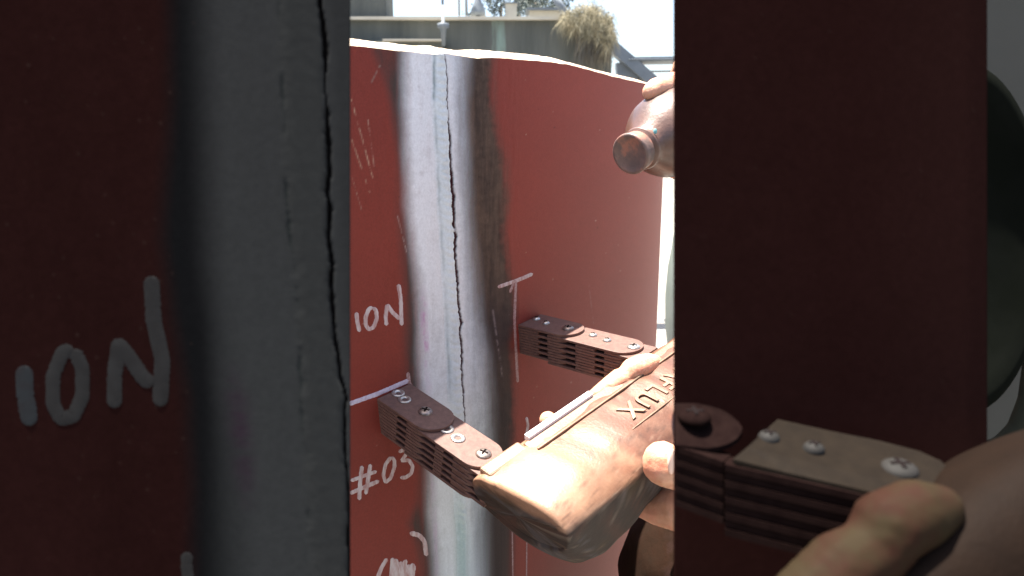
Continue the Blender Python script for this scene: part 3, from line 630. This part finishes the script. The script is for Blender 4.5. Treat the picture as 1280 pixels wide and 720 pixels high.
def body2mesh():
    rows = [[(1190, 606, .176), (1206, 594, .177), (1250, 573, .178), (1330, 545, .182)], [(1170, 640, .158), (1206, 612, .160), (1256, 590, .162), (1340, 560, .166)],
            [(1150, 690, .148), (1195, 655, .150), (1250, 610, .153), (1345, 566, .158)], [(1110, 730, .142), (1185, 676, .144), (1255, 630, .147), (1350, 575, .150)], [(1080, 790, .136), (1180, 730, .138), (1260, 690, .140), (1360, 640, .144)], [(1080, 860, .136), (1180, 830, .138), (1260, 800, .140), (1360, 760, .144)]]
    V = [P(*p) for r in rows for p in r]; F = [(r*4+i, (r+1)*4+i, (r+1)*4+i+1, r*4+i+1) for r in range(5) for i in range(3)]
    o = mesh('added_body_cover', V, F, M_dbody, body2, smooth=True)
    md = o.modifiers.new('t', 'SOLIDIFY'); md.thickness = .006; md.offset = -1 if False else 1
    s_ = o.modifiers.new('s', 'SUBSURF'); s_.levels = s_.render_levels = 3
body2mesh()
# added board and wheel beyond the right plate, darkening put into their colours
M_added_board = mat('darkened_grey_paint', (0.0338, 0.0338, 0.0317), .8, col2=(0.0311, 0.0317, 0.0290), nscale=30, spec=.1)  # board and wheel colours darkened like the side plates
M_added_wheel = mat('darkened_green_rubber', (0.0035, 0.0040, 0.0031), .9, col2=(0.0048, 0.0053, 0.0044), nscale=40, spec=0)
gp = empty('added_grey_board', tuple(P(1290, 360, .34)*np.array([1, 1, 0])), label='added plain grey board, darkened in colour, at the extreme right edge', category='board')
def px_slab(name, x0, x1, D, m, par, th=.02, ytop=-400):
    def pt(px, v, dd): return CAM+(D+dd)*(FW+(px-640)/FPX*RX)+UP*v
    vt = D*(360-ytop)/FPX; vb = -(CAMZ+D*FW[2])/UP[2]
    V = [pt(x0, vt, 0), pt(x1, vt, 0), pt(x1, vb, 0), pt(x0, vb, 0), pt(x0, vt, th), pt(x1, vt, th), pt(x1, vb, th), pt(x0, vb, th)]
    return mesh(name, V, [(0, 3, 2, 1), (4, 5, 6, 7), (0, 1, 5, 4), (1, 2, 6, 5), (2, 3, 7, 6), (3, 0, 4, 7)], m, par)
px_slab('board', 1200, 1420, .34, M_added_board, gp)  # the added grey board
dr = empty('wheel', tuple(P(1250, 320, .30)), label='added darkened round rubber wheel with a paler rim at the right edge', category='wheel')
dc = P(1190, 300, .29)
def wheelprof(R0, w0): return [(.001, -w0*.6), (R0*.70, -w0*.6), (R0*.78, -w0*.5), (R0*.86, -w0), (R0*.97, -w0*.8), (R0, 0), (R0*.97, w0*.8), (.001, w0*.8)]
def ellwheel():
    prof = [(.0, -.006), (.80, -.006), (.86, -.010), (.95, -.008), (1, 0), (.96, .006), (.001, .007)]
    V = []; F = []; n = 64
    rx, ry = 106/FPX*.29, 225/FPX*.29
    for r, h in prof:
        for i in range(n):
            th = 2*math.pi*i/n; V.append(dc+RX*rx*max(r, .001)*math.cos(th)+UP*ry*max(r, .001)*math.sin(th)+FW*h)
    for r in range(len(prof)-1):
        for i in range(n): j = (i+1) % n; F.append((r*n+i, r*n+j, (r+1)*n+j, (r+1)*n+i))
    mesh('added_tyre', V, F, M_added_wheel, dr, smooth=True)
ellwheel()
tubes('added_pale_rim', [[(P(1215, 566, .30), .0032), (P(1250, 556, .30), .0036), (P(1270, 536, .30), .0036), (P(1284, 500, .30), .0036), (P(1292, 440, .30), .0036)]], mat('darkened_olive_rubber', (.016, .017, .012), .8, spec=.05), dr, vox=.0008)

# ------------------------------------------------------------------ yard beyond the shell
M_wall = mat('grey_weathered_render', (0.1056, 0.1104, 0.0984), .9, col2=(0.0540, 0.0588, 0.0528), nscale=1.6, nsharp=(.3, .7), stretch=(3, 3, .35), bump=.01, bscale=8, col3=(.17, .23, .20), n3=1.2, r3=(.62, .70))
M_cope = mat('pale_concrete_coping', (.48, .45, .37), .9, col2=(.40, .37, .31), nscale=4)
M_steel = mat('grey_painted_steel', (.16, .18, .20), .6, col2=(.11, .13, .15), nscale=5)
def wbox(name, px0, px1, py0, py1, d, th, m, par=None, **k):
    """upright box whose front face spans the surveyed outline at distance d (vertical walls)"""
    dY = d
    def pt(px, py, extra):
        r = ray(px, py); p = CAM+r*(dY/r[1]); return p
    a, b = pt(px0, py0, 0), pt(px1, py0, 0); zb = pt(px0, py1, 0)[2] if py1 is not None else 0
    x0, x1, z1 = a[0], b[0], a[2]
    V = [(x0, dY, zb), (x1, dY, zb), (x1, dY, z1), (x0, dY, z1), (x0, dY+th, zb), (x1, dY+th, zb), (x1, dY+th, z1), (x0, dY+th, z1)]
    return mesh(name, V, [(0, 1, 2, 3), (5, 4, 7, 6), (3, 2, 6, 7), (1, 5, 6, 2), (4, 0, 3, 7), (0, 4, 5, 1)], m, par, **k)
yard = empty('yard_wall', (-.5, 5, 0), label='grey weathered concrete wall with a pale sunlit coping behind the shell', category='wall')
wbox('wall_panel', 150, 766, 24, None, 5.0, .35, M_wall, yard)
wbox('coping', 140, 766, 20.5, 24.4, 4.96, .45, M_cope, yard)
wbox('ledge', 478, 553, 48.5, 50.8, 4.8, .20, M_cope, yard)
wbox('wall_panel', 250, 553, 51.2, None, 4.85, .15, M_wall, yard)
pil = empty('pillar', (-.9, 5, 0), label='grey concrete pillar rising above the wall at its left end', category='pillar')
wbox('shaft', 300, 477, -160, 20.4, 5.02, .3, M_wall, pil)
def cyl(name, p0, p1, r0, r1, m, par, seg=12, **k):
    p0, p1 = np.array(p0), np.array(p1); h = np.linalg.norm(p1-p0); return lathe(name, p0, p1-p0, [(r0, 0), (r1, h)], m, par, seg, **k)
def pw(px, py, Y):
    r = ray(px, py); return CAM+r*(Y/r[1])
def post(px, pyb, Y, r, lab, flange=None, bulge=False):
    b = pw(px, pyb, Y); root = empty('vent_pipe', tuple(b), label=lab, category='pipe')
    t = b+np.array([0, 0, .55]); cyl('pipe', b, t, r, r*.7, M_steel, root)
    if flange: c = pw(px, flange, Y-.06); lathe('flange', c, Z, [(r*1.2, -.12), (r*2.2, -.02), (r*4, -.012), (r*4, .012), (r*1.1, .02), (r, .12)], M_steel, root, 16)
    if bulge: lathe('base_cone', b, Z, [(r*3.6, 0), (r*3.4, .03), (r*1.5, .10), (r, .16)], M_steel, root, 16)
post(554, 44, 4.75, .009, 'thin upright pipe with a flange in front of the wall', 32)
post(574, 20, 5.15, .008, 'thinnest pipe above the coping, left of two close ones')
post(583, 20, 5.15, .010, 'second thin pipe above the coping, left of the broad one', None, False)
post(597.5, 20, 5.15, .015, 'broad pipe with a cone base above the coping', None, True)
# trees far beyond the wall
M_leaf = mat('blue_green_leaves', (.04, .055, .055), .7, col2=(.065, .085, .07), nscale=9)
M_bark = mat('grey_bark', (.10, .08, .06), .9)
def tree(px, py, Y, rx, rz, lab, n=900, seed=1):
    c = pw(px, py, Y); r = np.random.default_rng(seed); root = empty('tree', (c[0], c[1], 0), label=lab, category='tree', group='trees beyond the yard wall')
    cyl('trunk', (c[0], c[1], 0), (c[0]+.05*rx, c[1], c[2]), .07*rx+.03, .03*rx+.02, M_bark, root)
    V = []; F = []
    cl = r.normal(size=(14, 3))*np.array([rx*.5, rx*.5, rz*.45])
    for i in range(n):
        k = cl[r.integers(14)]; p = c+k+r.normal(size=3)*np.array([rx, rx, rz])*.18; a = unit(r.normal(size=3)); b = unit(np.cross(a, r.normal(size=3))); s = rx*r.uniform(.05, .11)
        j = len(V); V += [p-a*s, p-b*s*.5, p+a*s, p+b*s*.5]; F.append((j, j+1, j+2, j+3))
    mesh('crown', V, F, M_leaf, root)
tree(625, 8, 16, .42, .30, 'small dark tree just right of the broad pipe', seed=3)
tree(648, 16, 17, .45, .22, 'low bush-like tree crown with a pale block beside it', seed=4)
tree(668, 2, 19, .6, .40, 'tallest dark tree above the wall coping', seed=5)
tree(700, 6, 20, .5, .30, 'dark tree behind the leaning brace', seed=6)
bl = empty('pale_cabinet', tuple(pw(640, 20, 14)*np.array([1, 1, 0])), label='small pale cabinet among the trees above the wall', category='cabinet')
wbox('cabinet_body', 632, 646, 4, None, 14, .3, M_cope, bl)
wbox('cabinet_roof', 630.5, 647.5, 2.5, 4, 13.97, .36, M_steel, bl)
bl = empty('roof_structure', tuple(pw(690, 20, 12)*np.array([1, 1, 0])), label='low pale shed roof with a leaning dark brace above the wall', category='roof')
wbox('shed_wall', 662, 700, 12, None, 12.2, .4, M_cope, bl); wbox('shed_roof', 658, 704, 9.5, 12, 12.1, .6, M_steel, bl)
cyl('brace', pw(692, -6, 11.8), pw(709, 21, 11.8), .06, .06, M_steel, bl, 6)
# dry creeper hanging over the wall's right end
M_dry = mat('dry_straw_creeper', (.36, .31, .20), .9, col2=(.17, .16, .11), nscale=12, nsharp=(.4, .6))
def creeper():
    root = empty('dry_creeper', tuple(pw(740, 24, 4.9)), label='tangled dry straw creeper tumbling over the wall end', category='creeper')
    r = np.random.default_rng(11); V = []; F = []
    def blade(p, d, L, wd, curl):
        nonlocal V, F
        d = unit(d); sd_ = unit(np.cross(d, r.normal(size=3))); pts = []
        for i in range(5):
            t = i/4; pp = p+d*L*t+np.array([0, 0, -curl*L*t*t]); j = len(V); V += [pp-sd_*wd*(1-t*.8), pp+sd_*wd*(1-t*.8)]
            if i: F.append((j-2, j-1, j+1, j))
    clumps = [(712, 20, 9), (722, 14, 10), (734, 12, 10), (746, 14, 11), (757, 22, 9), (762, 34, 7), (765, 46, 6), (728, 26, 9), (744, 30, 11), (752, 44, 9), (718, 30, 7), (757, 58, 6), (706, 24, 6), (740, 20, 12), (750, 36, 10), (735, 40, 8)]
    for (cx, cy, sp) in clumps:
        for i in range(330):
            p = pw(cx+r.normal()*sp*.45, cy+r.normal()*sp*.45, 4.88+r.uniform(-.12, .12))
            blade(p, r.normal(size=3)+np.array([0, -.2, .3]), r.uniform(.02, .09), r.uniform(.0007, .0022), r.uniform(.3, 1.5))
    mesh('straw', V, F, M_dry, root)
    V = []; F = []
    for i in range(900):
        p = pw(r.uniform(722, 762), r.uniform(28, 66), 4.86+r.uniform(-.05, .08)); blade(p, np.array([r.normal()*.3, r.normal()*.3, -1]), r.uniform(.04, .16), r.uniform(.001, .003), .2)
    mesh('hanging_stems', V, F, mat('dark_stems', (.10, .095, .085), .9, col2=(.16, .13, .09), nscale=10), root)  # darker tone for the hanging stems
creeper()
# roof truss on the right
tr = empty('roof_truss', tuple(pw(800, 88, 6)*np.array([1, 1, 0])), label='grey steel roof edge with a diagonal beam at the upper right', category='roof')
def beam(p0, p1, w, h, nm='beam', m=M_steel):
    p0, p1 = np.array(p0), np.array(p1); d = unit(p1-p0); s = unit(np.cross(d, [0, 1, 0])); yv = np.array([0, 1., 0])
    V = [p+s*a*h/2+yv*b*w/2 for p in (p0, p1) for a, b in ((-1, -1), (1, -1), (1, 1), (-1, 1))]
    return mesh(nm, V, [(0, 1, 2, 3), (7, 6, 5, 4), (0, 4, 5, 1), (1, 5, 6, 2), (2, 6, 7, 3), (3, 7, 4, 0)], m, tr)
beam(pw(760, 54, 6), pw(832, 116, 6), .12, .085, 'diagonal_beam'); beam(pw(780, 76.5, 6.1), pw(1000, 73.5, 6.1), .3, .032, 'roof_edge')
beam(pw(800, 89.5, 6.15), pw(1000, 87.5, 6.15), .05, .010, 'rail'); beam(pw(782, 78, 6.05), pw(784, 108, 6.05), .10, .16, 'upright')
beam(pw(793, 80, 6.12), pw(796, 116, 6.12), .06, .12, 'gusset')
for i in range(40):
    p = pw(787+i*3.2, 74.2-i*.03, 5.93); lathe('corrugation', p, [0, 1, 0], [(.007, 0), (.007, .35)], M_steel, tr, 8)
# round grey tank glimpsed beyond the shell's far edge
M_tank = mat('grey_green_tank_paint', (.19, .21, .19), .5, col2=(.13, .15, .13), nscale=6)
tk = empty('storage_tank', tuple(pw(868, 380, 2.2)*np.array([1, 1, 0])), label='round grey green tank glimpsed beyond the right edge of the red shell', category='tank')
ellipsoid('tank_drum', pw(882, 372, 2.2), [RX, [0, 1, 0], Z], (.125, .12, .36), M_tank, tk, 48)
cyl('stand', pw(882, 372, 2.2)*np.array([1, 1, 0]), pw(882, 420, 2.2), .05, .05, M_steel, tk)
